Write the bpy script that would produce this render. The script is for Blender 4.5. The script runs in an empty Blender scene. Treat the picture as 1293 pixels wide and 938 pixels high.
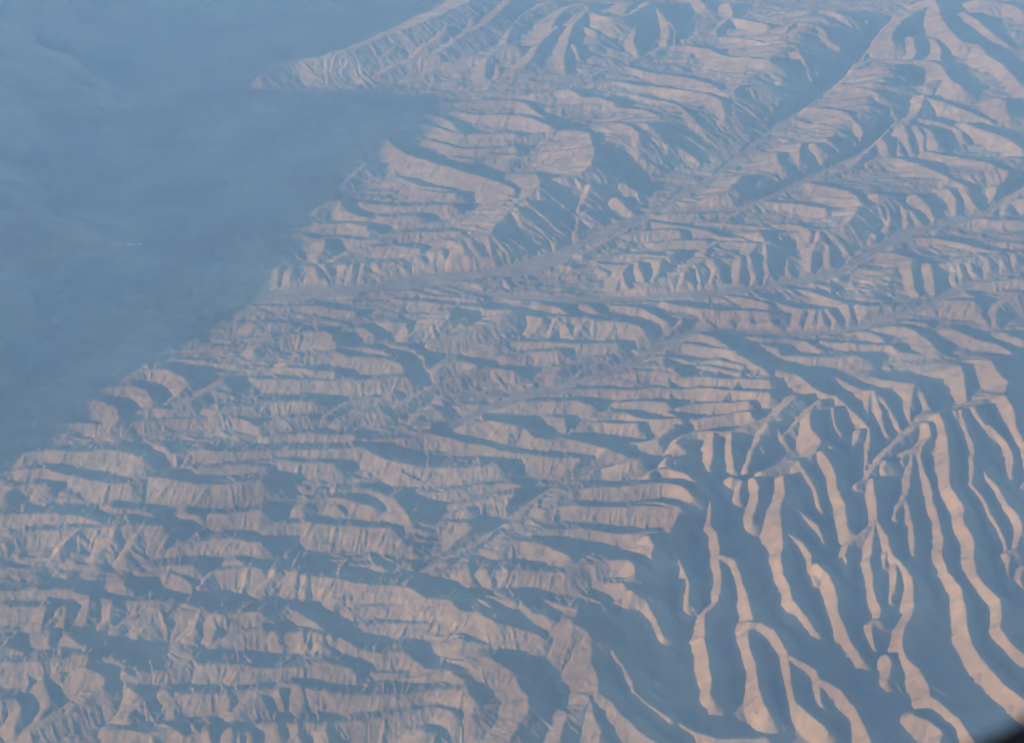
import bpy, math, random
import numpy as np

# ------------------------------------------------------------------ camera, sky, sun, exposure
SC = bpy.context.scene
R = math.radians
HFOV, PITCH, GZ = 42.0, 34.0, -8000.0          # looking down from 8 km; the camera is the origin
SUN_EL, SUN_AZ = 10.8, 28.0                     # sun low, from the left and a little behind the viewer

cam = bpy.data.cameras.new('camera')
cam_ob = bpy.data.objects.new('camera', cam)
SC.collection.objects.link(cam_ob)
cam.sensor_width = 36.0
cam.lens = 18.0 / math.tan(R(HFOV / 2))
cam.clip_start, cam.clip_end = 0.01, 400000.0
cam_ob.rotation_euler = (R(90 - PITCH), 0, 0)
cam.dof.use_dof = True
cam.dof.focus_distance = 14000.0
cam.dof.aperture_fstop = cam.lens / 6.0
SC.camera = cam_ob

S_DIR = (-math.cos(R(SUN_EL)) * math.cos(R(SUN_AZ)), -math.cos(R(SUN_EL)) * math.sin(R(SUN_AZ)), math.sin(R(SUN_EL)))
world = bpy.data.worlds.new('World')
SC.world = world
world.use_nodes = True
wn = world.node_tree
sky = wn.nodes.new('ShaderNodeTexSky')
sky.sky_type = 'NISHITA'
sky.sun_disc = False
sky.sun_elevation = R(SUN_EL)
sky.sun_rotation = math.atan2(S_DIR[0], S_DIR[1]) % (2 * math.pi)
sky.air_density, sky.dust_density, sky.ozone_density = 1.0, 0.6, 2.0
bg = wn.nodes['Background']
bg.inputs['Strength'].default_value = 0.15
wn.links.new(sky.outputs[0], bg.inputs[0])

sun = bpy.data.lights.new('sun', 'SUN')
sun.energy = 3.1
sun.angle = R(1.1)
sun.color = (1.0, 0.80, 0.61)
sun_ob = bpy.data.objects.new('sun', sun)
SC.collection.objects.link(sun_ob)
from mathutils import Vector
sun_ob.rotation_euler = Vector(S_DIR).to_track_quat('Z', 'Y').to_euler()

SC.view_settings.view_transform = 'Standard'
SC.view_settings.look = 'None'
SC.view_settings.exposure = 0.96
SC.view_settings.gamma = 1.0
SC.view_settings.use_curve_mapping = False
SC.cycles.use_denoising = True
SC.cycles.denoising_input_passes = 'RGB'
SC.cycles.volume_bounces = 4
SC.cycles.max_bounces = 5
SC.cycles.diffuse_bounces = 2
SC.cycles.transmission_bounces = 2
SC.cycles.use_adaptive_sampling = True
SC.cycles.adaptive_threshold = 0.005

HAZE_DENSITY = 3.1e-5
HAZE_COLOR = (0.175, 0.425, 0.92)
HAZE_ANISO = 0.0
HAZE_ABS = (1.0, 1.0, 1.0)
# ------------------------------------------------------------------ helpers
T = math.tan(R(HFOV / 2))
CP, SP = math.cos(R(PITCH)), math.sin(R(PITCH))

def ray(px, py):
    xn = (px - 646.5) / 646.5 * T
    yn = -(py - 469.0) / 646.5 * T
    return xn, CP + yn * SP, -SP + yn * CP

def ground(px, py, z=0.0):
    """the place on the land, z metres above the plain, that is sighted in direction (px, py)"""
    dx, dy, dz = ray(px, py)
    t = (GZ + z) / dz
    return dx * t, dy * t

def tag(o, label=None, cat=None, group=None, kind=None):
    if label: o['label'] = label
    if cat: o['category'] = cat
    if group: o['group'] = group
    if kind: o['kind'] = kind
    return o

def link(name, me, parent=None):
    o = bpy.data.objects.new(name, me)
    SC.collection.objects.link(o)
    if parent: o.parent = parent
    return o

def new_mat(name):
    m = bpy.data.materials.new(name)
    m.use_nodes = True
    return m, m.node_tree, m.node_tree.nodes['Principled BSDF']

def hash2(i, j, seed):
    i = i.astype(np.uint32); j = j.astype(np.uint32)
    n = i * np.uint32(374761393) + j * np.uint32(668265263) + np.uint32(seed * 974634777 % 4294967291)
    n = (n ^ (n >> np.uint32(13))) * np.uint32(1274126177)
    n = n ^ (n >> np.uint32(16))
    return (n & np.uint32(0xffffff)).astype(np.float64) / 16777215.0 * 2 - 1

def vnoise(x, y, scale, seed):
    x = x / scale + 5000.3; y = y / scale + 5000.7
    i = np.floor(x).astype(np.int64); j = np.floor(y).astype(np.int64)
    fx = x - i; fy = y - j
    fx = fx * fx * fx * (fx * (fx * 6 - 15) + 10); fy = fy * fy * fy * (fy * (fy * 6 - 15) + 10)
    a = hash2(i, j, seed); b = hash2(i + 1, j, seed); c = hash2(i, j + 1, seed); d = hash2(i + 1, j + 1, seed)
    return (a + (b - a) * fx) * (1 - fy) + (c + (d - c) * fx) * fy

def fbm(x, y, scale, seed, octs=3, gain=0.5):
    s = 0; a = 1.0; t = 0
    for k in range(octs):
        s = s + a * vnoise(x, y, scale, seed + 17 * k); t += a
        a *= gain; scale *= 0.49
    return s / t

# ------------------------------------------------------------------ the land: one sheet of ground
def W(y):
    return np.maximum(T * (np.maximum(y, -4000) * CP + 8000 * SP), 1500.0)

NR, NCOL = 1500, 1500
YN, YF = 5600.0, 27500.0
rows = np.concatenate([np.linspace(-45000, YN - 120, 70), YN * (YF / YN) ** np.linspace(0, 1, NR),
                       YF + 40 + (110000 - YF) * np.linspace(0.002, 1, 70) ** 2])
side = 1.14 * (14 / 1.14) ** (np.linspace(0.006, 1, 150) ** 1.35)
U = np.concatenate([-side[::-1], np.linspace(-1.14, 1.14, NCOL), side])
WR = W(rows)
X = WR[:, None] * U[None, :]
Y = np.repeat(rows[:, None], len(U), axis=1)
inframe = np.clip((1.16 - np.abs(U))[None, :] / 0.06, 0, 1) * (np.clip((Y - 5500) / 250, 0, 1) * np.clip((26500 - Y) / 900, 0, 1))

# broad lie of the land: metres above the plain at places sighted in the photograph
BASE = [(0,600,10),(0,800,40),(120,560,20),(60,700,20),(200,930,30),(300,720,30),(500,930,40),(650,930,30),(300,620,30),(400,350,0),(560,350,0),(700,315,0),
 (820,270,0),(960,185,0),(1060,95,0),(1150,160,20),(700,378,0),(860,372,0),(1000,355,0),(1120,290,0),(1200,270,20),(450,430,10),(600,470,0),(760,460,0),(840,415,0),
 (1010,420,30),(640,540,0),(520,530,0),(700,610,10),(830,580,40),(880,600,110),(1000,585,130),(1080,605,140),(1160,545,200),(1230,505,240),(1275,470,230),
 (1290,420,120),(1200,430,60),(1100,470,60),(960,470,60),(800,620,100),(840,700,70),(760,720,90),(720,790,90),(880,800,20),(900,930,-30),(960,760,60),(1050,760,80),
 (1100,650,120),(1200,700,110),(1280,700,110),(1050,900,-10),(1200,900,20),(1290,850,50),(740,930,20),(640,180,40),(740,190,60),(540,170,-40),(480,140,-60),
 (860,80,40),(980,60,40),(1180,60,110),(1290,90,90),(1250,20,120),(720,40,90),(600,40,60),(460,50,20),(400,140,-60),(200,330,-30),(60,470,-20),(700,250,30),(920,300,20)]
bx, by, bh = [], [], []
for px, py, h in BASE:
    a, b = ground(px, py, h); bx.append(a); by.append(b); bh.append(h)

def lie(x, y):
    num = np.full(x.shape, 20.0 * 0.02); den = np.full(x.shape, 0.02)
    for a, b, h in zip(bx, by, bh):
        w = np.exp(-((x - a) ** 2 + (y - b) ** 2 * 0.45) / (2 * 750.0 ** 2))
        num += w * h; den += w
    return num / den

cs = (slice(None, None, 6), slice(None, None, 6))
def base_field():
    ri = np.unique(np.append(np.arange(0, len(rows), 6), len(rows) - 1)); ci = np.unique(np.append(np.arange(0, len(U), 6), len(U) - 1))
    small = lie(X[np.ix_(ri, ci)], Y[np.ix_(ri, ci)])
    half = np.empty((len(ri), len(U)))
    for k in range(len(ri)): half[k] = np.interp(np.arange(len(U)), ci, small[k])
    full = np.empty((len(rows), len(U)))
    pos = np.interp(np.arange(len(rows)), ri, np.arange(len(ri)))
    i0 = np.minimum(pos.astype(int), len(ri) - 2); f = (pos - i0)[:, None]
    full[:] = half[i0] * (1 - f) + half[i0 + 1] * f
    return full
B = base_field()

# main divides: height at both ends, slope of the west and of the east flank, sightings
DIVIDES = [(320, 130, .24, .31, [(1040,20),(1003,48),(968,85),(925,110),(905,128),(838,148),(800,168),(758,178),(748,205),(705,230),(668,262),(625,298),(585,318)]),
 (230, 60, .28, .42, [(1130,80),(1106,112),(1086,148),(1035,180),(988,205),(955,232),(900,250),(842,266)]),
 (200, 60, .26, .50, [(1293,200),(1235,212),(1165,228),(1112,236),(1082,256),(1060,282),(1010,290),(960,300),(905,325),(850,345),(795,362)]),
 (90, 50, .22, .40, [(1300,296),(1240,316),(1180,325),(1140,332),(1100,375),(1020,376),(950,380),(900,392),(840,405)]),
 (60, 90, .22, .40, [(885,425),(932,441),(972,463),(1012,484),(1055,500)]),
 (60, 120, .20, .50, [(800,478),(870,470),(940,480),(1000,500)]),
 (45, 70, .15, .62, [(893,600),(874,640),(850,668),(826,700),(815,738),(795,770),(738,776),(735,810)]),
 (80, 40, .20, .45, [(640,775),(600,800),(590,860),(600,900)]),
 (130, 60, .30, .45, [(640,-20),(600,30),(540,55),(480,80),(440,92)]),
 (170, 60, .30, .45, [(800,0),(760,40),(740,60)]),
 (60, 30, .20, .40, [(560,400),(620,420),(640,455)]),
 (60, 40, .20, .40, [(510,640),(520,690)])]

# the surveyed crest lines: height above the lie of the land at both ends, then the sighting of each bend
RIDGES = """170 260 328 98 353 83 371 77 417 70 453 59 486 46 514 36 545 23 566 13 586 4 601 -8
110 30 371 77 384 87 384 100
130 30 417 70 435 79 456 93
140 30 499 45 497 60 473 77 463 87 467 96
170 50 563 14 566 28 558 42 537 56 525 69
190 50 645 0 630 15 609 29 586 43 566 58 550 68 525 73 499 84 479 95 463 97
190 90 591 3 598 31
80 25 604 70 576 77 550 87 532 97 514 101
120 40 650 58 627 65 614 74 612 96
35 20 448 110 463 104 476 103
60 110 522 143 550 146 571 156 586 169 650 168
60 90 522 156 537 156 563 164 586 171
50 90 543 177 566 183 589 189 650 185
50 70 573 198 596 201 619 194 650 196
90 150 458 179 471 179 484 174 499 185 514 194 537 202 571 212 601 221 627 228 650 237
50 70 392 205 410 203 435 203 458 202
50 70 371 212 387 212 417 225
90 40 463 207 443 225 433 233
80 80 509 226 532 234 566 239
60 90 320 230 335 220 358 225 387 225
150 50 699 0 673 12 655 23 645 38 640 52
170 50 742 15 727 28 717 51 713 74 713 90
120 40 704 33 691 46 678 61 668 77 655 87 640 93
170 90 737 3 717 10 701 26 695 46
110 60 730 31 737 33 751 40
100 40 724 56 732 74
150 190 742 15 773 19 788 14 804 8 824 0
170 50 804 10 803 33 801 54 806 69
170 50 824 3 832 15 842 28 845 38 842 55
120 40 845 28 852 38 851 55
120 90 878 -5 891 8
110 60 920 3 924 13 925 20
50 110 903 41 914 29 924 22 950 26 970 31
40 130 793 78 819 68 845 58 870 58 896 63 916 69 942 73 970 74
40 120 747 98 768 86 793 84 819 91 845 95 870 98 896 106 919 115 934 105
40 120 750 105 773 102 804 107 834 110 865 113 891 118 909 122
120 40 909 122 916 133 915 153
60 50 804 120 824 125 852 133 868 143 888 153
60 100 676 119 696 115 717 113 737 123 755 123 773 128
110 40 814 156 834 166 857 184 873 197 883 206
130 40 965 100 966 113 964 128
100 140 919 113 939 106 970 98
60 90 640 179 671 171 701 165 737 166
60 90 640 205 678 194 717 188 749 184
120 40 783 156 804 164 809 184 831 212
90 40 740 212 763 217 783 220 793 230 804 240
90 40 735 223 745 228 742 240
60 30 819 177 837 189
120 150 1022 15 1045 15 1063 22 1089 24 1104 26
150 40 1104 26 1108 36 1100 55
60 80 993 39 1006 31 1037 33 1050 46 1057 52
130 40 1009 57 1014 67 1019 82 1024 95
90 30 1022 70 1037 77 1048 86
80 30 986 95 1006 106 1017 120
140 60 1151 46 1157 64 1151 75
50 150 1076 89 1094 79 1120 76 1140 77 1179 77 1192 88 1200 100 1215 109
180 120 1125 49 1135 31 1156 15 1181 5
190 90 1181 -3 1189 21 1202 39 1218 54 1233 55 1248 70 1264 80 1279 95 1292 109 1305 118
150 60 1218 15 1238 28 1256 44 1272 55
190 110 1236 -1 1264 3 1282 8 1292 15
130 50 1166 120 1162 139 1145 155
80 110 1104 103 1135 105 1151 106 1171 108 1184 102
120 60 1166 122 1192 129 1218 139 1251 152
110 40 1045 171 1058 185 1067 201
110 40 1030 178 1037 196 1042 209
110 40 1012 180 1009 196 1013 216
120 40 981 191 984 206 988 221
120 50 1112 173 1118 180 1121 194
130 50 1143 158 1144 167 1152 191
130 50 1158 160 1166 173 1167 189
110 130 1218 155 1243 165 1269 173 1292 188
70 120 1171 191 1205 198 1243 206 1292 214
50 120 1094 206 1125 198 1145 203 1179 216 1218 224
90 140 1256 233 1269 229 1292 227
120 130 1261 124 1272 125 1269 136
60 110 399 266 415 258 430 254 438 266 463 275 499 273 525 272
60 110 458 256 479 258 504 261 530 259 571 259
50 110 509 230 525 238 550 243 576 244
60 110 369 290 392 285 427 282 463 285
60 120 422 328 443 317 463 311 499 310 530 313
110 60 410 304 410 314 399 325
60 120 320 343 348 340 371 339 410 335 448 332 499 331 525 323 550 314 571 304 591 299 619 294 630 279 650 258
90 30 353 340 349 360
90 30 369 340 365 366
90 30 397 339 398 353 383 366
90 30 410 335 416 350 421 345
100 30 436 334 431 353
100 30 445 334 443 355
100 30 461 332 456 353
100 30 476 332 484 348
100 30 498 332 494 348
100 30 509 331 509 345
110 30 530 323 537 332 543 343
110 30 549 316 546 340
110 30 557 314 563 335
120 30 576 303 573 330
110 30 582 304 585 314 598 327
110 30 594 300 601 312 615 322
70 110 530 282 566 279 601 268 627 263 650 245
30 30 540 363 566 369 609 376
25 40 497 368 525 368 550 373 601 377
90 50 568 394 550 404 530 417 512 428
60 50 494 407 512 407 515 422
50 100 548 433 576 424 601 414 650 396
50 80 435 440 463 437 484 442 497 453
60 50 499 435 520 440 535 450 537 460
60 100 363 458 387 450 422 444 443 450 486 453 507 460
60 90 320 442 343 427 366 421 412 419 422 432
60 60 422 432 430 419 453 412 471 422
50 80 356 464 376 465 422 469
25 30 399 404 433 407
60 80 550 468 576 455 601 460
40 50 320 383 346 387 397 386 448 394
40 60 366 409 335 407 320 409
120 40 680 239 692 254
130 30 667 253 686 268 694 289 704 312
130 30 655 261 659 276 664 291 664 304
130 30 745 227 741 243 733 258 730 279 726 298
120 30 742 243 755 256 765 268
100 30 740 268 759 282
90 30 779 250 799 268
110 30 788 230 804 243 809 254
40 150 832 270 860 266 891 253 906 245 924 233 937 220
100 30 921 235 933 247
90 30 914 243 924 254
90 30 896 252 904 267
90 30 889 254 896 271
90 30 882 256 887 271
80 30 872 259 874 273
80 30 865 263 863 275
30 80 786 294 804 285 819 279 857 285 886 290 916 299 970 302
40 80 824 307 857 304 891 303
40 80 735 322 760 307 783 298 819 291 855 290
50 100 758 327 773 322 804 320 845 323
50 100 753 332 793 335 809 327 845 325 852 318
90 40 793 335 783 350 773 371
90 40 805 331 814 355
90 40 836 327 832 340 825 355
80 40 787 345 791 360
50 120 791 371 819 358 845 350 865 340 888 325 921 325 944 322 957 307 973 302
60 110 891 317 906 305 957 304
100 30 865 343 860 358 853 368
100 30 870 339 872 353 873 367
100 30 879 332 882 345 886 366
110 30 901 325 903 340 897 367
80 30 904 340 907 363
80 30 907 344 912 353 920 366
120 30 935 323 934 343 929 363
120 30 946 322 951 337 953 355
120 30 967 307 969 332 971 355
30 40 730 322 750 314
50 60 682 384 701 387 719 396
50 60 742 385 755 394 770 402
50 70 783 386 809 389 824 396 841 405
90 30 686 401 683 407 668 424
90 30 704 401 700 409 695 424
90 30 715 401 714 409 723 426
90 30 740 404 735 412 723 427
90 30 776 407 773 414 763 428
50 110 840 382 870 387 896 389 921 392 970 394
50 110 929 375 947 376 970 383
50 80 640 450 671 444 707 442
60 60 863 404 857 417
80 40 928 394 918 412
80 40 952 395 942 419
50 120 865 427 886 421 911 430 924 442 947 453 970 469
50 100 840 444 863 432 886 435 911 438 929 442
50 100 819 450 845 451 870 456 906 455 939 460
50 90 799 463 819 460 857 468
70 30 704 469 724 460 747 453 773 447
60 40 742 469 755 462 773 453
130 30 1120 253 1124 276 1122 302
120 30 1133 251 1145 269 1150 292
90 30 1151 266 1166 287
90 30 1073 276 1082 300
100 30 1084 272 1096 292 1100 305
60 30 1104 294 1112 305
130 30 1158 240 1171 258 1182 278
130 30 1200 230 1208 251 1206 272
90 30 1220 243 1237 269
40 120 1248 269 1264 245 1279 235 1292 233
40 100 1269 266 1279 253 1292 251
60 100 960 254 991 256 1012 258 1042 261
60 120 986 282 1012 285 1037 287 1063 282 1076 271 1084 258
110 30 960 292 968 305 976 333 972 354
110 40 1023 287 1021 297 1015 307
120 30 1035 288 1035 302 1027 315 1024 343
90 30 1036 302 1045 310 1048 320 1047 341
110 30 1045 285 1063 305 1071 320
40 120 1125 311 1156 300 1179 301 1218 307 1246 312 1269 318 1292 318
60 90 1269 305 1292 305
40 130 1058 350 1078 333 1104 318 1125 318 1156 325 1179 333 1207 328 1241 320 1264 319
120 40 1154 325 1151 346 1160 372
120 40 1175 332 1179 348 1180 370
100 40 1203 329 1206 341 1207 355
100 40 1211 329 1220 356
100 40 1224 327 1227 341 1231 359
130 40 1241 320 1248 330 1254 351
120 40 1263 319 1269 333 1272 351
120 40 1282 320 1285 333 1288 346
40 90 1228 361 1256 355 1292 352
40 110 1125 395 1140 387 1166 383 1192 379 1230 382
50 120 1256 408 1261 387 1282 374 1292 370
40 110 988 364 1012 365 1037 372 1063 379 1078 382 1094 386 1120 385
110 30 1069 382 1073 395 1075 410
100 30 1084 383 1094 405
90 30 1098 386 1100 408
90 30 1107 386 1109 408
90 30 1118 385 1121 395 1126 403
40 50 1027 357 1049 363
80 100 960 374 986 382 1012 390 1045 390
110 30 1045 390 1055 405 1058 419
100 30 1013 391 1009 405 1002 421
110 30 1030 391 1027 405 1028 421
110 30 1036 391 1040 405 1045 421
80 100 991 397 975 400 960 415
50 80 1112 414 1140 413 1163 422 1181 440
40 50 1076 419 1099 419 1112 426
40 40 1151 405 1169 408
70 70 1202 415 1218 423 1238 431 1259 435 1275 444
70 70 1269 421 1291 429
60 50 1017 432 1037 442
60 100 966 436 981 439 988 449 1004 450 1037 451 1089 451
60 90 159 478 179 468 200 464 223 472 238 483
90 40 238 483 225 498 210 509
50 90 64 527 84 511 102 503 128 506 146 514 149 527
60 90 177 519 194 515 220 516 238 509 256 496 281 484
50 90 31 573 49 569 77 570 115 569 159 569 179 578
60 50 203 562 212 566 217 573
50 70 256 592 281 587 330 588
50 100 33 593 59 593 87 599 115 606 136 611 164 611 184 601 205 603 230 608 281 612 307 608 330 606
60 60 5 626 15 613 36 611 59 613
60 80 0 649 26 648 64 648 102 651 125 660
60 100 0 685 15 677 51 670 97 667 128 665 179 663 205 665
100 40 148 663 141 680 123 700
100 40 182 663 171 680 159 700
80 40 102 668 84 685 74 699
60 60 235 647 253 651
60 90 269 649 287 649 330 644
50 90 225 690 246 683 281 680 330 685
40 50 353 465 371 466 385 475
50 90 320 478 340 479 381 479 422 480 473 479 499 475 514 475
40 50 410 528 427 515 448 506 484 501 497 496
80 30 521 475 522 493
40 70 499 516 525 501 550 488 576 478 599 468 622 465 650 469
50 60 427 534 443 527 461 521 484 519
30 50 520 532 532 521 550 516
40 60 340 553 358 548 397 547 448 550
50 100 545 538 566 534 589 537 604 533 622 534 650 537
60 80 320 583 346 580 381 583 422 585
50 80 430 619 456 616 479 622 499 631 512 644 517 654
60 90 381 639 397 631 417 626 448 634 473 639
60 90 576 638 601 631 650 624
50 90 335 672 356 663 387 661 422 662 463 665 494 665
40 70 558 654 576 644 591 644
40 70 509 680 537 665 563 657 591 660
80 40 596 665 589 680 573 700
80 30 507 594 504 603 498 611
80 30 537 593 535 602 528 612
70 30 427 639 433 644 420 656
80 30 448 638 440 654
40 50 737 473 750 465 763 460
40 110 753 479 773 473 804 469 834 468 870 474 896 474 970 480
50 80 799 463 824 463 852 465
60 110 878 460 906 465 937 470 970 475
50 80 783 509 819 507 842 509
60 70 640 506 666 507 701 506 724 505 745 512
50 100 857 515 883 509 909 507 947 503
50 50 699 527 713 528 714 543
50 90 753 529 773 521 793 520 804 527 834 529 859 528
40 80 724 544 747 534 783 534 804 534
50 100 845 521 860 527 878 529 896 527 927 521 947 518
70 110 640 550 650 537 660 539 676 552 691 555 717 553 742 560 768 567 783 578 804 579
50 80 799 558 829 555 852 537
100 40 855 560 854 570 852 585
100 40 901 547 900 573 896 592
110 40 923 547 924 567 927 590
130 40 970 532 962 547 952 567 942 590
120 50 924 602 935 606 932 628
120 60 951 602 958 613 956 634 950 657
80 70 874 624 872 634 861 640 856 654 845 668
60 110 804 637 819 631 857 637
50 100 689 644 707 639 742 639 783 640 819 639 860 639
120 80 819 675 825 685 823 702
50 40 730 617 742 613 763 611
40 20 680 639 681 626 691 616 701 611
80 130 1058 478 1073 486 1089 493 1104 493
100 120 1107 477 1125 481 1140 483 1156 484
80 40 1086 542 1078 563 1079 573
110 60 1053 509 1055 535 1063 550
160 60 1024 518 1022 540 1037 555 1063 573
140 110 1037 569 1050 586 1057 612 1066 635 1071 666
130 60 1010 582 1024 604 1032 625 1037 643
110 60 991 630 1012 645 1032 663 1039 681
60 120 988 549 1006 530 1024 514 1037 501
130 150 1115 589 1120 581
120 40 1104 493 1113 519 1121 548
110 40 1112 501 1127 519 1136 540
110 40 1102 493 1096 512 1096 528
130 40 1156 484 1149 512 1149 530
110 40 1158 488 1166 501 1174 514 1182 522
130 40 1214 463 1219 486 1221 509
200 80 1230 513 1243 535 1256 558 1261 569
190 90 1207 518 1211 535 1214 553 1215 576
180 110 1171 532 1176 550 1163 563 1145 571 1139 581
130 60 1174 555 1179 584
110 90 1144 630 1154 663 1155 697
110 60 1112 604 1121 620 1121 638
140 110 1236 577 1246 599 1261 612 1272 635 1287 651 1292 674 1282 692 1270 698
160 90 1248 535 1269 555 1280 571 1277 604
60 100 0 747 26 744 64 744 102 747 115 754 138 758 179 757 217 759 246 767 281 775 330 772
90 50 157 736 164 744 170 753
70 60 239 757 246 759
70 60 281 762 281 775
50 60 177 722 205 722 230 727 241 736
60 80 192 717 217 713 243 715
50 80 253 739 271 724 307 716 330 718
60 70 5 765 26 766 56 767 84 766
90 40 59 767 55 782 52 795
90 40 84 767 82 782 79 796
90 40 113 757 110 775 102 796
90 40 142 761 136 780 120 798
50 90 141 796 159 785 192 772 217 762
50 90 174 800 189 790 230 772 252 768
90 40 252 772 247 790 246 813
90 50 269 775 272 793 263 816
50 90 263 817 294 803 330 793
80 70 0 820 15 818 29 823
90 50 61 805 69 826 67 834
90 120 0 837 31 837 67 831 110 826
120 50 110 844 132 854 130 867 110 882 84 898 56 913 38 923
100 50 159 849 175 857 173 875
60 80 299 903 315 890 330 882
60 80 146 921 174 923 205 923 217 918 230 926 263 924
90 60 263 924 267 940
90 60 294 923 317 924 319 940
80 40 0 882 18 880 25 892 19 921
80 40 56 862 65 887 51 905
80 50 33 841 38 862 31 875
80 50 77 851 90 851 102 862
80 30 210 872 220 887 217 903
80 30 287 877 289 892 281 903
90 30 348 720 340 731 325 748
90 30 375 722 371 739 362 752
90 30 387 725 388 739 384 756
50 90 422 758 440 744 463 736
50 70 443 772 463 767 494 764 514 768 545 772 567 775
50 60 463 789 484 787 535 788 558 785
60 90 320 800 346 799 379 800 404 799
90 30 348 800 352 811 349 823
90 30 381 800 384 813 384 830
90 30 408 800 406 813 392 831
90 30 418 803 416 826
50 60 433 854 458 848 499 851 514 849
90 30 381 868 384 892 370 905
90 30 353 872 361 898
60 90 320 915 358 913 387 914 415 913 473 906 504 900 550 892 571 898
80 50 351 915 353 928 351 940
80 50 376 915 379 940
80 50 412 915 415 940
110 50 589 866 601 885 595 903 578 911
80 50 535 923 548 926 546 940
90 30 591 717 595 731 592 744
90 30 614 718 619 731 617 744
90 30 640 718 637 731 630 744
60 50 591 709 609 715
60 100 615 752 635 756 650 759
60 100 566 813 586 808 614 811 650 811
90 130 601 846 622 834
150 100 622 834 637 839 650 851 655 864 667 882 665 900 650 923 635 940
30 60 497 722 514 713 537 713 563 708
30 50 430 713 473 713 489 718
130 60 802 712 802 724 790 736 788 749 781 758
60 110 730 747 747 741 763 736 788 736
90 130 640 754 655 757 673 770 700 782
120 60 700 782 692 795 702 818
70 130 689 757 709 762 731 768 724 782
90 60 735 752 760 759 770 772 791 786
120 60 799 745 814 752 824 777 837 800
85 90 911 701 924 703 934 724 943 749 949 785 944 800 953 834 957 862 964 885 970 898
90 90 640 790 655 793 671 803 668 826
100 50 668 834 680 846 687 873
120 60 750 808 773 821 783 834 796 857 799 872 817 887 846 907
110 80 745 877 750 903 756 921 756 940
110 80 753 875 735 898 717 905 708 923 706 940
40 30 819 859 829 863
40 30 860 914 880 926 901 931 970 931
110 90 947 784 965 786 971 793
120 60 1032 711 1048 726 1056 752 1062 783 1074 806 1090 832
90 50 1110 783 1101 788 1104 814
90 50 1118 698 1117 713 1109 722
90 50 1131 713 1130 737 1124 759
80 50 1122 827 1125 837 1119 858
70 40 1176 865 1202 883
90 60 1266 775 1294 793
110 70 960 786 975 793 994 822 999 842 999 868 1007 889 1027 904 1044 921
110 60 1000 829 1009 834 1027 842 1036 858 1035 876 1038 888
100 70 1037 858 1063 873 1076 889 1090 912 1103 940
90 60 960 878 976 899
80 50 1153 901 1176 909 1188 922 1188 941
100 60 1294 713 1288 729 1295 744
60 90 128 841 143 851 164 867 177 877
150 110 1251 455 1264 475 1273 483 1269 496 1243 506 1218 514 1192 519 1166 532 1145 548 1127 563 1109 584 1094 604 1081 612
110 60 1145 155 1156 149 1179 152 1205 160 1214 165 1216 176
60 110 320 309 335 305 353 297 371 294 404 302 427 299 463 304 499 295 525 292 550 293 581 291
60 110 1110 783 1113 770 1105 755 1101 724 1100 699 1102 684 1104 666 1107 651
100 40 1292 278 1260 278 1230 276 1200 282 1181 292
110 60 986 468 1006 473 1027 488 1045 497 1055 499 1071 512 1086 527 1096 540 1098 563 1092 594
110 100 1152 571 1152 590 1150 609 1142 630 1131 653
70 90 340 782 346 773 363 768 387 777 399 788 410 800 430 805 463 821 484 825 507 823 525 831 537 844 550 846 571 846 587 857 583 864
50 40 970 147 996 149 1022 155 1045 158 1063 165 1077 173
150 60 988 600 990 625 985 645 989 666 988 700 988 721 997 739 1002 757 1019 780 1029 796
80 160 834 940 814 928 793 910 773 887 756 872 755 857 747 831 747 808 742 793 724 784
60 40 141 639 166 643 189 647 204 659 215 680
80 60 896 875 898 857 896 836 892 811 889 790 891 772 907 759 910 729 908 700 910 690 906 672 896 662 899 649 896 629 884 615 880 607 865 599 845 593 829 592 819 599
30 150 619 317 625 287 640 273 655 253 681 235 678 220
80 120 1292 883 1270 865 1251 842 1228 814 1221 791 1219 762 1213 739 1197 721 1190 700 1189 663 1179 635 1174 609 1165 590 1163 563
210 90 1187 522 1193 542 1198 563 1200 594 1203 615 1215 635 1218 656 1230 679 1228 700 1233 721 1248 742 1263 755 1267 775 1264 791 1277 809 1294 827
110 120 1037 555 1032 566 1021 578 1006 581 986 589 960 595
50 50 1138 193 1133 175 1127 157 1125 131 1115 118 1099 113 1076 108 1055 103
110 50 990 670 1012 684 1023 700 1025 713 1030 734
70 130 1233 940 1224 925 1212 907 1192 889 1175 878 1172 863 1161 845 1145 829 1138 809 1141 791 1152 775 1155 750 1151 726 1138 708 1127 700 1118 674 1109 656 1106 630 1102 604
120 40 1184 180 1174 165 1156 158 1125 156 1099 180 1084 204 1063 214 1037 224 1012 227
120 50 874 624 860 613 840 608 811 611 783 615 747 616 717 621 694 634
70 40 696 136 747 132 783 136 804 139 828 148 852 159 870 166 888 184
50 40 1040 431 1063 433 1094 435 1125 436 1140 446 1179 448 1207 451 1220 465 1229 486 1230 506
50 100 555 130 589 128 653 127 673 138 691 153 695 164 717 164 737 165 746 177 750 197 740 210 724 220 701 225 666 226 640 225
100 50 1099 666 1084 674 1071 687 1068 699 1070 711 1068 722
40 100 704 498 724 492 763 491 806 492 824 489 861 491 883 488 921 489 970 493
130 50 802 712 793 704 768 706 742 713 717 724 678 720 645 719 591 716 563 718 543 729
80 80 274 519 294 515 325 509 335 506 363 506 397 507
60 100 161 903 179 882 205 869 230 875 281 875 325 871 346 869 369 863 381 867 397 872 422 875 463 877 499 877 537 872 563 867 586 867
100 70 1089 157 1068 140 1037 136 1002 133 983 124 970 113
30 50 599 359 622 355 645 346 671 339 707 332 723 340 753 336 765 343
110 50 627 585 576 591 537 590 499 582 473 573 458 566 422 567 384 567 351 567 325 570 307 569 281 570 256 567 240 570 194 575
40 150 916 279 942 263 965 244 981 233 1006 230 1037 234 1073 240 1089 253 1104 258 1115 253 1125 245 1127 240 1109 238
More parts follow.
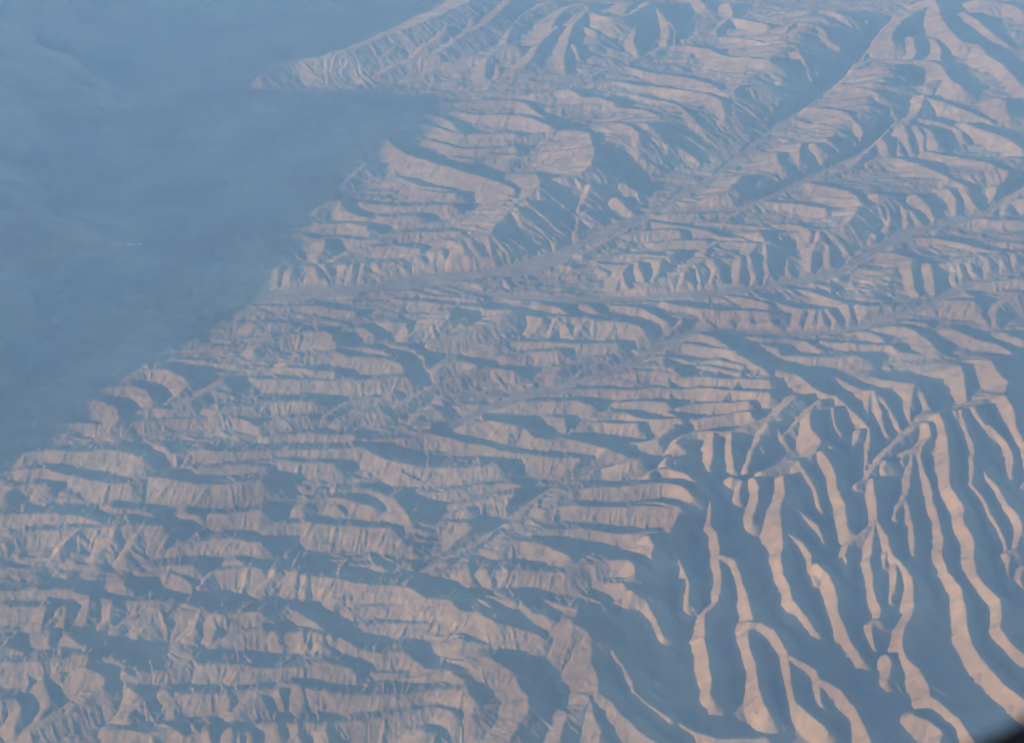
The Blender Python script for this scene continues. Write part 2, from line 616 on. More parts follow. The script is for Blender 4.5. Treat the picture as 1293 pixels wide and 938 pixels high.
30 110 499 378 550 382 586 386 614 390 645 391 655 394 673 399 717 400 755 404 793 407 809 412
90 50 742 580 717 579 678 576 655 570 645 570 601 560 563 552 537 547 525 552 499 553 463 555
60 60 655 611 645 610 627 611 589 616 563 620 535 621
50 120 578 141 601 145 645 145 666 148 695 159
90 90 443 844 410 836 387 839 358 841 325 844 287 836 256 839 243 831 225 844 193 848 179 848 160 841 141 831 110 826 107 818 87 803
80 120 840 583 850 567 855 557 878 544 921 544 947 537 965 526 981 519 993 506 1006 499
210 80 1269 499 1279 517 1282 537 1292 558 1305 594 1292 612
50 90 1089 71 1104 57 1125 48 1156 46 1179 49 1188 62 1187 75
60 50 868 762 871 736 860 713 853 700 850 685 840 670 819 670 799 675 768 672 732 667 696 667 671 672
50 40 863 50 891 46 921 47 947 50 965 55 986 53 1010 57 1037 61 1051 67
80 50 778 433 742 435 715 433 678 432 645 430 622 435 604 442
40 30 886 280 921 282 973 288 986 297 993 320 998 348
40 50 1192 372 1218 369 1234 380 1238 395 1246 408
60 100 627 698 645 685 655 684 673 685 691 690 717 700
70 130 299 708 309 714 335 717 371 721 412 729 448 735 473 739 499 740 520 744 540 754 566 758 583 771 601 772 627 782 650 790 681 800
40 60 10 564 28 550 46 541 61 534 90 533 153 534 205 529 256 527 302 527 328 538 346 533 361 528 387 524
200 60 1214 517 1220 542 1229 555 1231 576 1228 594 1227 609 1241 625 1251 648 1264 666 1273 694 1274 719 1277 738
50 80 92 491 107 483 121 492 143 488 164 486 184 491 191 502"""

WX = X + 13 * fbm(X, Y, 170, 3, 2) + 5 * vnoise(X, Y, 52, 9)
WY = Y + 13 * fbm(X, Y, 170, 5, 2) + 5 * vnoise(X, Y, 52, 11)
SE_ = np.clip((X - 600) / 900, 0, 1) * np.clip((11600 - Y) / 1100, 0, 1)      # the long bare spurs to the south-east
EAST_ = np.clip((X + 600) / 2500, 0, 1) * np.clip((Y - 10500) / 2500, 0, 1)
SLOPE = (0.35 + 0.15 * EAST_ + 0.44 * SE_) * (1 + 0.15 * vnoise(X, Y, 420, 21))

def stamp(F, x0, y0, h0, x1, y1, h1, reach, slope, rnd=10.0, steep=None):
    """raise the land to a tent-shaped ridge between two crest points"""
    r0, r1 = np.searchsorted(rows, [min(y0, y1) - reach, max(y0, y1) + reach])
    if r1 - r0 < 2: return
    wa, wb = WR[r0], WR[min(r1, len(rows) - 1)]
    lo, hi = min(x0, x1) - reach, max(x0, x1) + reach
    c0 = np.searchsorted(U, min(lo / wa, lo / wb)); c1 = np.searchsorted(U, max(hi / wa, hi / wb))
    if c1 - c0 < 2: return
    s = (slice(r0, r1), slice(c0, c1))
    ax, ay = WX[s] - x0, WY[s] - y0
    dx, dy = x1 - x0, y1 - y0
    L2 = dx * dx + dy * dy + 1e-6
    t = np.clip((ax * dx + ay * dy) / L2, 0, 1)
    qx = ax - t * dx
    d2 = qx ** 2 + (ay - t * dy) ** 2
    m = steep
    if steep is None:      # in the south-east the west sides are the steeper ones
        m = SLOPE[s] * (1 + SE_[s] * (0.16 - 0.34 * np.clip(qx / (np.sqrt(d2) + 8.0), -1, 1)))
    d = np.sqrt(d2 + rnd * rnd) - rnd
    if steep is None: d = d - 0.15 * np.minimum(d, 400.0) ** 2 / 400.0
    h = h0 + (h1 - h0) * t - m * slope * d
    np.maximum(F[s], h, out=F[s])

def divide(F, x0, y0, h0, x1, y1, h1, mw, me_):
    reach = 1300.0
    r0, r1 = np.searchsorted(rows, [min(y0, y1) - reach, max(y0, y1) + reach])
    wa, wb = WR[r0], WR[min(r1, len(rows) - 1)]
    lo, hi = min(x0, x1) - reach, max(x0, x1) + reach
    c0 = np.searchsorted(U, min(lo / wa, lo / wb)); c1 = np.searchsorted(U, max(hi / wa, hi / wb))
    s = (slice(r0, r1), slice(c0, c1))
    ax, ay = WX[s] - x0, WY[s] - y0
    dx, dy = x1 - x0, y1 - y0
    t = np.clip((ax * dx + ay * dy) / (dx * dx + dy * dy + 1e-6), 0, 1)
    ex, ey = ax - t * dx, ay - t * dy
    d = np.sqrt(ex * ex + ey * ey) + 1e-3
    k = np.clip(0.5 + 0.9 * (ex * 0.94 + ey * 0.34) / d, 0, 1)
    h = h0 + (h1 - h0) * t - (mw + (me_ - mw) * k) * d
    np.maximum(F[s], h, out=F[s])
B0 = B.copy()
def sample(A, x, y):
    r = np.clip(np.interp(y, rows, np.arange(len(rows))), 0, len(rows) - 1.001)
    c = np.clip(np.interp(x / W(y), U, np.arange(len(U))), 0, len(U) - 1.001)
    i, j = r.astype(int), c.astype(int); f, g = r - i, c - j
    return (A[i, j] * (1 - g) + A[i, j + 1] * g) * (1 - f) + (A[i + 1, j] * (1 - g) + A[i + 1, j + 1] * g) * f
def at(A, x, y): return float(sample(A, np.array([x]), np.array([y]))[0])
div_crests = []
for ha, hb, mw_, me_, q in DIVIDES:
    pts = []
    for k, (px, py) in enumerate(q):
        h = ha + (hb - ha) * k / (len(q) - 1)
        gx, gy = ground(px, py, h + 20); gx, gy = ground(px, py, h + at(B0, gx, gy))
        pts.append([gx, gy, h + at(B0, gx, gy)])
    div_crests.append(pts)
    for a, c in zip(pts[:-1], pts[1:]): divide(B, *a, *c, mw_, me_)
def soften(A, n, times=2):
    for _ in range(times):
        for ax in (0, 1):
            P = np.concatenate([np.repeat(np.take(A, [0], ax), n + 1, ax), A, np.repeat(np.take(A, [-1], ax), n, ax)], ax)
            C = np.cumsum(P, ax); L = A.shape[ax]; w = 2 * n + 1
            A = (np.take(C, range(w, w + L), ax) - np.take(C, range(0, L), ax)) / w
    return A
B = soften(B, 7)
F = B - 45.0
RAISED = np.clip((B - B0) / 60.0, 0, 1)

rng = random.Random(4)
crests = []
for line in RIDGES.strip().split('\n'):
    v = line.split()
    ha, hb = float(v[0]), float(v[1])
    q = [(float(v[k]), float(v[k + 1])) for k in range(2, len(v), 2)]
    seg = [0.0]
    for k in range(1, len(q)): seg.append(seg[-1] + math.hypot(q[k][0] - q[k - 1][0], q[k][1] - q[k - 1][1]))
    pts = []
    for k, (px, py) in enumerate(q):
        h = ha + (hb - ha) * seg[k] / seg[-1]
        gx, gy = ground(px, py, 40 + h)
        b = at(B, gx, gy)
        gx, gy = ground(px, py, b + h)
        b = at(B, gx, gy)
        h *= 1 - 0.22 * at(RAISED, gx, gy)
        pts.append((gx, gy, b + h))
    # resample with a gentle rounding of the bends (Catmull-Rom) and small crest bumps
    out = []
    for k in range(len(pts) - 1):
        p0, p1, p2, p3 = pts[max(k - 1, 0)], pts[k], pts[k + 1], pts[min(k + 2, len(pts) - 1)]
        n = max(1, int(math.hypot(p2[0] - p1[0], p2[1] - p1[1]) / 110))
        for i in range(n):
            t = i / n
            out.append([0.5 * (2 * p1[c] + (p2[c] - p0[c]) * t + (2 * p0[c] - 5 * p1[c] + 4 * p2[c] - p3[c]) * t * t + (3 * p1[c] - p0[c] - 3 * p2[c] + p3[c]) * t ** 3) for c in range(3)])
    out.append(list(pts[-1]))
    for p in out[1:-1]: p[0] += rng.uniform(-9, 9); p[1] += rng.uniform(-9, 9); p[2] += rng.uniform(-8, 5)
    crests.append(out)
for c in crests:
    for a, b in zip(c[:-1], c[1:]):
        stamp(F, a[0], a[1], a[2], b[0], b[1], b[2], 820.0, 1.0)

# the high range beyond the left of the view that keeps the upper left in shade
TERM = [(-260,660),(-120,625),(0,578),(60,542),(110,502),(165,457),(240,417),(300,374),(345,337),(378,282),(412,227),(465,194),(530,162),(545,130),(470,116),(250,110),(275,88),(440,66),(540,28),(620,-40),(720,-140)]
TE = math.tan(R(SUN_EL))
range_pts = []
for px, py in TERM:
    gx, gy = ground(px, py, 40)
    t = 500.0
    while t < 30000:
        cx, cy = gx + S_DIR[0] / math.cos(R(SUN_EL)) * t, gy + S_DIR[1] / math.cos(R(SUN_EL)) * t
        if cx < -1.34 * float(W(np.array([cy]))[0]) - 0.35 * t * TE: break
        t += 50
    range_pts.append((cx, cy, 60 + t * TE))
range_fine = []
for a, b in zip(range_pts[:-1], range_pts[1:]):
    n = max(1, int(math.hypot(b[0] - a[0], b[1] - a[1]) / 260))
    for i in range(n):
        t = i / n
        range_fine.append([a[c] + (b[c] - a[c]) * t for c in range(3)])
range_fine.append(list(range_pts[-1]))
G = B - 100.0
for a, b in zip(range_fine[:-1], range_fine[1:]):
    stamp(G, a[0], a[1], a[2], b[0], b[1], b[2], max(a[2], b[2]) / 0.6, 1.0, 30.0, 0.72)
for k, p in enumerate(range_fine[2::3]):      # long spurs running down both flanks
    for sgn in (1, -1):
        ang = rng.uniform(-0.35, 0.2)
        L = p[2] / 0.42
        prev = (p[0], p[1], p[2] - 25)
        for i in range(1, 7):
            t = i / 6
            nx = p[0] + sgn * math.cos(ang) * L * t + rng.uniform(-120, 120)
            ny = p[1] + math.sin(ang) * L * t + rng.uniform(-120, 120)
            cur = (nx, ny, (p[2] - 25) * (1 - t) ** 1.12 + 20)
            stamp(G, *prev, *cur, 900.0, 1.0, 8.0, 0.55)
            prev = cur
west = np.clip((-X / WR[:, None] - 0.20 - 0.1 * np.sin(Y / 2300.0)) / 0.3, 0, 1) * np.clip((Y - 11500) / 2500, 0, 1) * inframe
far_hills = B - 60 + 95 * west * (0.4 + np.clip(1 - np.abs(fbm(WX * 0.8 + 0.35 * WY, WY * 0.8, 1300, 91, 5, 0.55)) * 2.4, 0, 1))
F = np.maximum(F, far_hills)
G = G + 60 * np.clip((G - B) / 200, 0, 1) * (1 - np.abs(fbm(WX, WY, 900, 93, 4)) * 2)
land_side = np.clip((G - F) / 80, 0, 1)
F = np.maximum(F, G)

# country outside the surveyed part, and faint low relief inside it
def ridged(x, y, scale, seed):
    return 1 - np.abs(fbm(x, y * 1.2, scale, seed, 4, 0.55)) * 2.6
aw = np.clip((np.abs(U) - 1.03) / 0.35, 0, 1)
outside = np.maximum((aw * aw * (3 - 2 * aw))[None, :] * np.ones_like(Y), 1 - np.clip((Y - 5200) / 1000, 0, 1) * np.clip((27500 - Y) / 2500, 0, 1))
out_h = B - 70 + 150 * np.clip(ridged(WX, WY, 1500, 31), 0, 1) + 60 * np.clip(ridged(WX, WY, 420, 37), 0, 1)
F = np.where(outside > 0, np.maximum(F, out_h * outside + (B - 110) * (1 - outside)), F)
low = B + (27 - 17 * SE_) * np.clip(ridged(WX * 0.55 - 0.12 * WY, WY, 330, 41), -0.2, 1) - 8 - 55 * SE_
F = np.maximum(F, low)

# ---- spurs and flutes down every flank
def flutes(F, crests, spacing, amp, maxlen, cross, lean, minlen, jit):
    ref = F.copy()
    starts = []
    for c in crests:
        for sgn in (1, -1):
            s = rng.uniform(0, spacing)
            for a, b in zip(c[:-1], c[1:]):
                L = math.hypot(b[0] - a[0], b[1] - a[1])
                if L < 1: continue
                dx, dy = (b[0] - a[0]) / L, (b[1] - a[1]) / L
                down = -1 if b[2] > a[2] else 1
                while s < L:
                    t = s / L
                    an = rng.gauss(lean, 0.16) * down
                    nx, ny = -dy * sgn, dx * sgn
                    ex, ey = nx * math.cos(an) + dx * math.sin(an), ny * math.cos(an) + dy * math.sin(an)
                    starts.append((a[0] + dx * s, a[1] + dy * s, ex, ey, rng.uniform(-0.25, 0.25), rng.uniform(0.65, 1.35)))
                    s += spacing * rng.uniform(1 - jit, 1 + jit)
                s -= L
    A = np.array(starts)
    N = 9
    tt = np.linspace(0, 1, N)[None, :] * maxlen
    cx = A[:, 0:1] + A[:, 2:3] * tt - A[:, 3:4] * A[:, 4:5] * tt ** 2 / maxlen
    cy = A[:, 1:2] + A[:, 3:4] * tt + A[:, 2:3] * A[:, 4:5] * tt ** 2 / maxlen
    h = sample(ref, cx, cy)
    SM = 1 - 0.50 * sample(SE_, A[:, 0], A[:, 1])
    for k in range(len(A)):
        hk = h[k]; n = 1
        while n < N and hk[n] < hk[n - 1] - 0.5: n += 1
        n -= 1
        if n * maxlen / (N - 1) < minlen: continue
        am = amp * SM[k] * A[k, 5] * min(1.0, n * maxlen / (N - 1) / (minlen * 2.2))
        xs, ys = cx[k], cy[k]
        prev = None
        for i in range(n + 1):
            t = i / n
            cur = (xs[i], ys[i], hk[i] + am * math.sin(math.pi * (0.05 + 0.95 * t ** 0.85)))
            if prev: stamp(F, *prev, *cur, am * 1.5 / cross + 8, 1.0, 2.0, cross)
            prev = cur
flutes(F, div_crests, 120.0, 13.0, 900.0, 0.48, 0.15, 180.0, 0.45)
flutes(F, crests, 330.0, 12.0, 460.0, 0.50, 0.30, 130.0, 0.45)
flutes(F, crests, 70.0, 3.6, 260.0, 0.60, 0.18, 40.0, 0.5)

# ---- the dry washes: flat gravelly beds between the ridges
WASHES = [(60, [(1180,5),(1130,18),(1090,60),(1060,95),(1020,127),(960,177),(900,225),(830,265)]),
 (125, [(830,265),(770,290),(700,325),(640,342),(560,350),(470,362),(380,370),(300,380),(180,412)]),
 (40, [(1125,155),(1085,195),(1000,235),(930,265),(830,270)]),
 (60, [(1293,232),(1240,272),(1160,290),(1120,305),(1060,345),(1000,357),(900,370),(800,377),(700,377),(620,372),(560,355)]),
 (50, [(1293,348),(1230,362),(1150,402),(1060,425),(970,425),(880,416),(835,436),(790,462),(720,486),(650,502),(600,522),(560,542)]),
 (9, [(880,585),(830,583),(760,592),(690,620),(650,650),(610,682),(560,705),(530,722)])]
def cut(F, x0, y0, h0, x1, y1, h1, width, fill=False):
    reach = width + 150
    r0, r1 = np.searchsorted(rows, [min(y0, y1) - reach, max(y0, y1) + reach])
    if r1 - r0 < 2: return
    wa, wb = WR[r0], WR[min(r1, len(rows) - 1)]
    lo, hi = min(x0, x1) - reach, max(x0, x1) + reach
    c0 = np.searchsorted(U, min(lo / wa, lo / wb)); c1 = np.searchsorted(U, max(hi / wa, hi / wb))
    s = (slice(r0, r1), slice(c0, c1))
    ax, ay = WX[s] - x0, WY[s] - y0
    dx, dy = x1 - x0, y1 - y0
    t = np.clip((ax * dx + ay * dy) / (dx * dx + dy * dy + 1e-6), 0, 1)
    d = np.sqrt((ax - t * dx) ** 2 + (ay - t * dy) ** 2)
    h = h0 + (h1 - h0) * t + np.maximum(0, d - width) * 0.5 + np.maximum(0, d - width - 60) * 1.5
    if fill:
        k = np.clip((width + 12 - d) / 24, 0, 1)
        F[s] = F[s] * (1 - k) + k * (h0 + (h1 - h0) * t + BED[s])
        GRAVEL[s] = np.maximum(GRAVEL[s], k * BEDG[s])
    else: np.minimum(F[s], h, out=F[s])
def washes(fill):
    for width, q in WASHES:
        if fill and width < 20: continue
        prev = None; n_seg = 0
        for (ax_, ay_), (bx_, by_) in zip(q[:-1], q[1:]):
            n = max(1, int(math.hypot(bx_ - ax_, by_ - ay_) / 22))
            for i in range(n + 1):
                px, py = ax_ + (bx_ - ax_) * i / n, ay_ + (by_ - ay_) * i / n
                gx, gy = ground(px, py, 15)
                cur = (gx, gy, at(B0, gx, gy) + 2)
                if prev and i: cut(F, *prev, *cur, width * (1 + 0.3 * math.sin(gx * 0.004 + gy * 0.0023)) * min(1.0, 0.35 + 0.15 * n_seg), fill); n_seg += 1
                prev = cur
washes(False)

# ---- weathering: washes a little filled, crests softened, fine unevenness
RAIN = 0.027
K = F.copy()
K[1:-1, 1:-1] = (F[1:-1, 1:-1] * 4 + F[:-2, 1:-1] + F[2:, 1:-1] + F[1:-1, :-2] + F[1:-1, 2:]) / 8
F = K
F += 2.4 * fbm(X, Y, 160, 51, 3) + 1.3 * vnoise(X, Y, 30, 57) * inframe + 25 * fbm(X, Y, 2600, 61, 2) * (1 - inframe)

# ---- rain: water runs down the slopes, gathers, and cuts rills that join into gullies
R0, C0 = 70, 150
NG = (slice(R0, R0 + NR), slice(C0, C0 + NCOL))
D = F[NG] + 3.5 * vnoise(X[NG], Y[NG], 75, 71) + 2.0 * vnoise(X[NG], Y[NG], 33, 73)
yr = rows[R0:R0 + NR]; wr = WR[R0:R0 + NR]; uc = U[C0:C0 + NCOL]
dU = uc[1] - uc[0]; lnq = math.log(YF / YN) / (NR - 1)
Wp = T * CP
rg = np.random.default_rng(7)
FLOW = np.zeros_like(D)
cell = (wr * dU * yr * lnq)[:, None] * np.ones((1, NCOL))
def box3(A):
    P = np.pad(A, 1, mode='edge')
    A = (P[:-2] + P[1:-1] * 2 + P[2:]) / 4
    return (A[:, :-2] + A[:, 1:-1] * 2 + A[:, 2:]) / 4
ROUNDS, DROPS, STEPS = 6, 420000, 46
for rnd_ in range(ROUNDS):
    gx = np.gradient(D, axis=1) / (wr * dU)[:, None]
    gy = (np.gradient(D, axis=0) / (yr * lnq)[:, None]) - gx * uc[None, :] * Wp
    sl = np.sqrt(gx * gx + gy * gy)
    gxf, gyf, slf = (gx / (sl + 1e-4)).ravel().astype(np.float32), (gy / (sl + 1e-4)).ravel().astype(np.float32), sl.ravel().astype(np.float32)
    ri = rg.uniform(2, NR - 3, DROPS); ci = rg.uniform(2, NCOL - 3, DROPS)
    py_ = YN * np.exp(ri * lnq); px_ = (T * (py_ * CP + 8000 * SP)) * (uc[0] + ci * dU)
    wt = (py_ * lnq * (T * (py_ * CP + 8000 * SP)) * dU) * (NR * NCOL / DROPS)
    vx = np.zeros(DROPS); vy = np.zeros(DROPS)
    acc = np.zeros(NR * NCOL)
    for s_ in range(STEPS):
        w_ = T * (py_ * CP + 8000 * SP)
        r_ = (np.log(py_ / YN) / lnq + 0.5).astype(np.int32); c_ = ((px_ / w_ - uc[0]) / dU + 0.5).astype(np.int32)
        ok = (r_ > 1) & (r_ < NR - 2) & (c_ > 1) & (c_ < NCOL - 2)
        k_ = r_ * NCOL + c_
        k_[~ok] = 0
        ok &= slf[k_] > 0.015
        if not ok.all():
            px_, py_, vx, vy, wt, k_ = px_[ok], py_[ok], vx[ok], vy[ok], wt[ok], k_[ok]
        acc += np.bincount(k_, weights=wt, minlength=NR * NCOL)
        vx = 0.35 * vx - 0.65 * gxf[k_]; vy = 0.35 * vy - 0.65 * gyf[k_]
        L_ = np.sqrt(vx * vx + vy * vy) + 1e-6
        st = py_ * 0.00095 + 1.5
        px_ = px_ + vx / L_ * st; py_ = py_ + vy / L_ * st
    acc = acc.reshape(NR, NCOL)
    acc[0, 0] = 0
    acc = box3(acc)
    FLOW += acc / ROUNDS
    cutd = np.minimum(RAIN * np.sqrt(acc) * np.minimum(sl, 0.6), 3.5)
    P = np.pad(D, 1, mode='edge')
    low8 = np.minimum.reduce([P[i:i + NR, j:j + NCOL] for i in range(3) for j in range(3) if (i, j) != (1, 1)])
    D = np.maximum(D - np.minimum(cutd, np.maximum(D - low8, 0) * 0.85), low8 * (D < low8) + (D >= low8) * -1e9)
    D += 0.16 * (box3(D) - D)
edge = np.minimum(np.minimum(np.arange(NR), NR - 1 - np.arange(NR))[:, None], np.minimum(np.arange(NCOL), NCOL - 1 - np.arange(NCOL))[None, :])
F[NG] += (D - F[NG]) * np.clip((edge - 4) / 25.0, 0, 1)
GRAVEL = np.zeros_like(F); GRAVEL[NG] = soften(np.clip((np.sqrt(FLOW / cell) - 5.0) / 16.0, 0, 1) * np.clip(2.5 - FLOW / cell / 900, 0, 1), 1, 1)
BED = 3.5 * fbm(X, Y, 190, 81, 3)
BEDG = np.clip(0.25 + 0.9 * fbm(WX + 25 * vnoise(X, Y, 300, 85), WY, 120, 83, 3), 0, 1)
washes(True)
HEIGHT = F

nr, nc = F.shape
co = np.empty((nr * nc, 3), np.float32)
co[:, 0] = X.ravel(); co[:, 1] = Y.ravel(); co[:, 2] = (F + GZ).ravel()
idx = np.arange(nr * nc, dtype=np.int32).reshape(nr, nc)
quads = np.stack([idx[:-1, :-1], idx[:-1, 1:], idx[1:, 1:], idx[1:, :-1]], -1).reshape(-1, 4)
me = bpy.data.meshes.new('terrain')
me.vertices.add(nr * nc); me.vertices.foreach_set('co', co.ravel())
me.loops.add(quads.size); me.loops.foreach_set('vertex_index', quads.ravel())
me.polygons.add(len(quads)); me.polygons.foreach_set('loop_start', np.arange(0, quads.size, 4, dtype=np.int32))
me.polygons.foreach_set('use_smooth', np.ones(len(quads), bool))
me.update(calc_edges=True)
at_ = me.attributes.new('gravel', 'FLOAT', 'POINT')
at_.data.foreach_set('value', GRAVEL.ravel().astype(np.float32))
terrain = tag(link('terrain', me), 'pink brown eroded desert hills cut by dry branching washes', kind='structure')

m, nt, bsdf = new_mat('desert_soil')
N, Lk = nt.nodes, nt.links
def node(kind, **kw):
    n = N.new(kind)
    for k, v in kw.items():
        if k in n.inputs: n.inputs[k].default_value = v
        else: setattr(n, k, v)
    return n
geo = node('ShaderNodeNewGeometry')
def noise(scale, detail, rough=0.55):
    n = node('ShaderNodeTexNoise', Scale=scale, Detail=detail, Roughness=rough)
    Lk.new(geo.outputs['Position'], n.inputs['Vector'])
    return n.outputs['Fac']
def ramp(src, stops):
    r = node('ShaderNodeValToRGB')
    e = r.color_ramp.elements
    while len(e) < len(stops): e.new(0.5)
    for i, (p, c) in enumerate(stops):
        e[i].position = p; e[i].color = (*c, 1) if len(c) == 3 else c
    Lk.new(src, r.inputs[0]); return r.outputs[0]
def mix(fac, a, b, kind='MIX'):
    n = node('ShaderNodeMix', data_type='RGBA', blend_type=kind)
    if isinstance(fac, float): n.inputs[0].default_value = fac
    else: Lk.new(fac, n.inputs[0])
    for s, v in ((6, a), (7, b)):
        if isinstance(v, tuple): n.inputs[s].default_value = (*v, 1)
        else: Lk.new(v, n.inputs[s])
    return n.outputs[2]
col = ramp(noise(0.0009, 5), [(0.33, (0.235, 0.200, 0.163)), (0.5, (0.285, 0.248, 0.204)), (0.68, (0.34, 0.302, 0.25))])
col = mix(ramp(noise(0.006, 6, 0.65), [(0.40, (0, 0, 0)), (0.62, (1, 1, 1))]), col, mix(1.0, col, (0.80, 0.82, 0.80), 'MULTIPLY'))
# scrub: small dark grey-green clumps, thicker on flat ground
v = node('ShaderNodeTexVoronoi', Scale=0.055, Randomness=1.0)
Lk.new(geo.outputs['Position'], v.inputs['Vector'])
dots = ramp(v.outputs['Distance'], [(0.16, (1, 1, 1)), (0.34, (0, 0, 0))])
thick = ramp(noise(0.0022, 4), [(0.42, (0.05, 0.05, 0.05)), (0.66, (0.75, 0.75, 0.75))])
col = mix(mix(1.0, dots, thick, 'MULTIPLY'), col, (0.12, 0.115, 0.075))
gr = node('ShaderNodeAttribute', attribute_name='gravel')
bed = ramp(gr.outputs['Fac'], [(0.15, (0, 0, 0)), (0.8, (0.7, 0.7, 0.7))])
col = mix(bed, col, (0.34, 0.30, 0.25))
Lk.new(col, bsdf.inputs['Base Color'])
bsdf.inputs['Roughness'].default_value = 0.95
bsdf.inputs['Specular IOR Level'].default_value = 0.1
bump = node('ShaderNodeBump', Strength=0.8, Distance=2.2)
Lk.new(noise(0.035, 7, 0.62), bump.inputs['Height'])
Lk.new(bump.outputs[0], bsdf.inputs['Normal'])
me.materials.append(m)

# ------------------------------------------------------------------ haze
hm = bpy.data.materials.new('haze')
hm.use_nodes = True
hn = hm.node_tree
hn.nodes.remove(hn.nodes['Principled BSDF'])
pv = hn.nodes.new('ShaderNodeVolumePrincipled')
pv.inputs['Color'].default_value = (*HAZE_COLOR, 1)
pv.inputs['Density'].default_value = HAZE_DENSITY
pv.inputs['Anisotropy'].default_value = HAZE_ANISO
pv.inputs['Absorption Color'].default_value = (*HAZE_ABS, 1)
hn.links.new(pv.outputs[0], hn.nodes['Material Output'].inputs['Volume'])
xm, ylo, yhi = float(np.abs(X).max()) + 500, -46000.0, 111000.0
zlo, zhi = GZ + float(HEIGHT.min()) - 1.0, 40.0
hv = [(sx * xm, y, z) for z in (zlo, zhi) for sx, y in ((-1, ylo), (1, ylo), (1, yhi), (-1, yhi))]
hme = bpy.data.meshes.new('haze')
hme.from_pydata(hv, [], [(0, 3, 2, 1), (4, 5, 6, 7), (0, 1, 5, 4), (1, 2, 6, 5), (2, 3, 7, 6), (3, 0, 4, 7)])
hme.materials.append(hm)
tag(link('haze', hme), 'blue haze filling the air above the hills', kind='stuff')

def height_at(x, y):
    return float(sample(HEIGHT, np.array([x]), np.array([y]))[0]) + GZ

# ------------------------------------------------------------------ two pale-roofed sheds on the shaded plain
mm, _, sb = new_mat('pale_metal_roof'); sb.inputs['Base Color'].default_value = (0.70, 0.71, 0.73, 1); sb.inputs['Roughness'].default_value = 0.4
mw, _, wb = new_mat('shed_wall'); wb.inputs['Base Color'].default_value = (0.45, 0.44, 0.42, 1); wb.inputs['Roughness'].default_value = 0.8
def gable_shed(px, py, L, Wd, H, yaw, label):
    gx, gy = ground(px, py, float(sample(HEIGHT, *[np.array([c]) for c in ground(px, py)])[0]))
    e = tag(link('shed', None), label, 'shed', 'sheds on the shaded plain')
    e.location = (gx, gy, height_at(gx, gy) - 1.0); e.rotation_euler = (0, 0, yaw)
    a, b = L / 2, Wd / 2
    w = bpy.data.meshes.new('wall')
    w.from_pydata([(-a, -b, -3), (a, -b, -3), (a, b, -3), (-a, b, -3), (-a, -b, H), (a, -b, H), (a, b, H), (-a, b, H), (-a, 0, H * 1.45), (a, 0, H * 1.45)], [],
                  [(0, 1, 5, 4), (1, 2, 6, 9, 5), (2, 3, 7, 6), (3, 0, 4, 8, 7), (3, 2, 1, 0), (4, 5, 9, 8), (6, 7, 8, 9)])
    w.materials.append(mw); link('wall', w, e)
    r = bpy.data.meshes.new('roof')
    o, t = 1.5, 0.5
    z0, z1 = H - 0.3 + 0.2, H * 1.45 + 0.2
    r.from_pydata([(-a - o, -b - o, z0), (a + o, -b - o, z0), (a + o, 0, z1), (-a - o, 0, z1), (-a - o, b + o, z0), (a + o, b + o, z0),
                   (-a - o, -b - o, z0 + t), (a + o, -b - o, z0 + t), (a + o, 0, z1 + t), (-a - o, 0, z1 + t), (-a - o, b + o, z0 + t), (a + o, b + o, z0 + t)], [],
                  [(6, 7, 8, 9), (9, 8, 11, 10), (0, 3, 2, 1), (3, 4, 5, 2), (0, 1, 7, 6), (4, 10, 11, 5), (0, 6, 9, 3), (3, 9, 10, 4), (1, 2, 8, 7), (2, 5, 11, 8)])
    r.materials.append(mm); link('roof', r, e)
    d = bpy.data.meshes.new('door')
    d.from_pydata([(-4, -b - 0.15, 0), (4, -b - 0.15, 0), (4, -b - 0.15, H * 0.7), (-4, -b - 0.15, H * 0.7), (-4, -b, 0), (4, -b, 0), (4, -b, H * 0.7), (-4, -b, H * 0.7)], [],
                  [(0, 1, 2, 3), (5, 4, 7, 6), (1, 5, 6, 2), (4, 0, 3, 7), (3, 2, 6, 7)])
    d.materials.append(mm); link('door', d, e)
gable_shed(164, 309.5, 62, 26, 8, 0.12, 'pale roofed long shed on the shaded plain, the left and larger one')
gable_shed(178, 309, 44, 24, 8, 0.05, 'pale roofed short shed on the shaded plain, the right and smaller one')

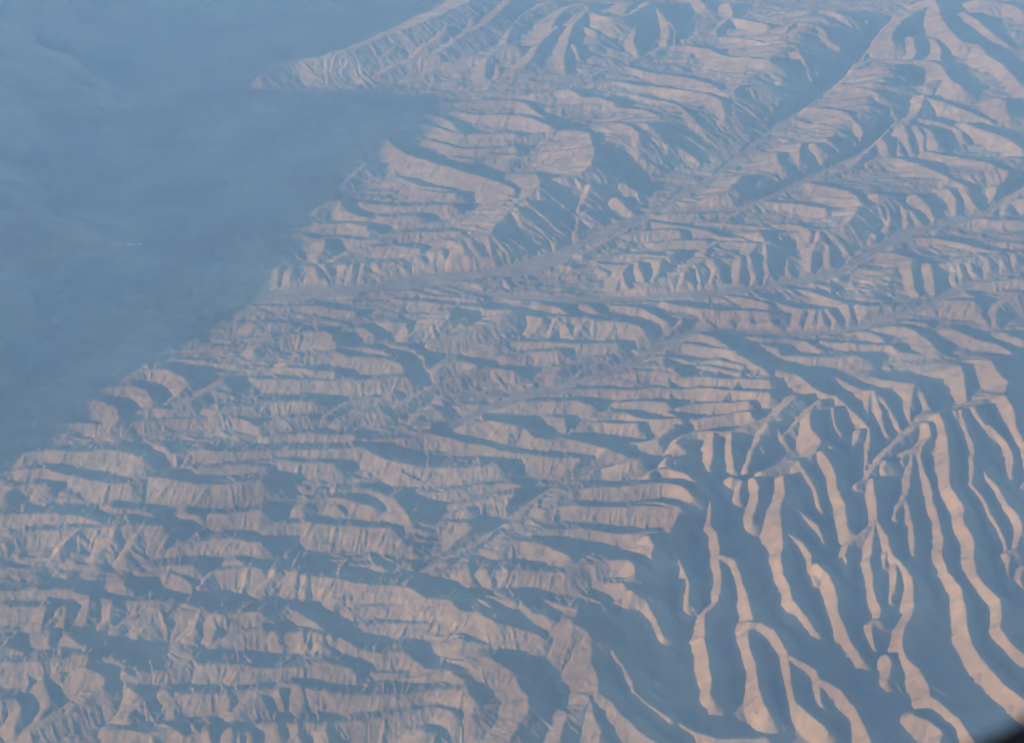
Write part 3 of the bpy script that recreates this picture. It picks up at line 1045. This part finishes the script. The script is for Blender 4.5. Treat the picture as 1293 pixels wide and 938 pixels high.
# ------------------------------------------------------------------ the cabin window the view is seen through
def on_pane(px, py, y=0.218):
    dx, dy, dz = ray(px, py); return dx / dy * y, dz / dy * y
A_, B_ = on_pane(1293, 908), on_pane(1224, 940)
rad = 0.075
mx, mz = (A_[0] + B_[0]) / 2, (A_[1] + B_[1]) / 2
cx_, cz_ = A_[0] - B_[0], A_[1] - B_[1]
cl = math.hypot(cx_, cz_)
nx_, nz_ = cz_ / cl, -cx_ / cl
kk = math.sqrt(rad ** 2 - (cl / 2) ** 2)
ccx, ccz = mx - nx_ * kk, mz - nz_ * kk
right, bottom = ccx + rad, ccz - rad
left, top = right - 0.34, bottom + 0.44
def outline(grow):
    pts = []
    r = rad + grow
    for qx, qz, a0 in ((right - rad, top - rad, 0), (left + rad, top - rad, 90), (left + rad, bottom + rad, 180), (right - rad, bottom + rad, 270)):
        for i in range(13):
            a = R(a0 + 90 * i / 12)
            pts.append((qx + r * math.cos(a), qz + r * math.sin(a)))
    return pts
def ring(name, prof, mat, parent):
    vs, fs = [], []
    n = 52
    for g, y in prof: vs += [(x, y, z) for x, z in outline(g)]
    k = len(prof)
    for j in range(k):
        for i in range(n):
            a, b = j * n + i, j * n + (i + 1) % n
            c, d = ((j + 1) % k) * n + (i + 1) % n, ((j + 1) % k) * n + i
            fs.append((a, b, c, d))
    w = bpy.data.meshes.new(name); w.from_pydata(vs, [], fs)
    w.polygons.foreach_set('use_smooth', [True] * len(w.polygons)); w.update()
    w.materials.append(mat)
    return link(name, w, parent)
mp, _, pb = new_mat('shaded_window_trim'); pb.inputs['Base Color'].default_value = (0.006, 0.008, 0.014, 1); pb.inputs['Roughness'].default_value = 0.9; pb.inputs['Specular IOR Level'].default_value = 0.05  # near-black base colour stands in for the shade of the unlit cabin
mr, _, rb = new_mat('window_seal_rubber'); rb.inputs['Base Color'].default_value = (0.005, 0.006, 0.010, 1); rb.inputs['Roughness'].default_value = 0.95; rb.inputs['Specular IOR Level'].default_value = 0.05  # black rubber, darkened further to paint in the cabin's shade
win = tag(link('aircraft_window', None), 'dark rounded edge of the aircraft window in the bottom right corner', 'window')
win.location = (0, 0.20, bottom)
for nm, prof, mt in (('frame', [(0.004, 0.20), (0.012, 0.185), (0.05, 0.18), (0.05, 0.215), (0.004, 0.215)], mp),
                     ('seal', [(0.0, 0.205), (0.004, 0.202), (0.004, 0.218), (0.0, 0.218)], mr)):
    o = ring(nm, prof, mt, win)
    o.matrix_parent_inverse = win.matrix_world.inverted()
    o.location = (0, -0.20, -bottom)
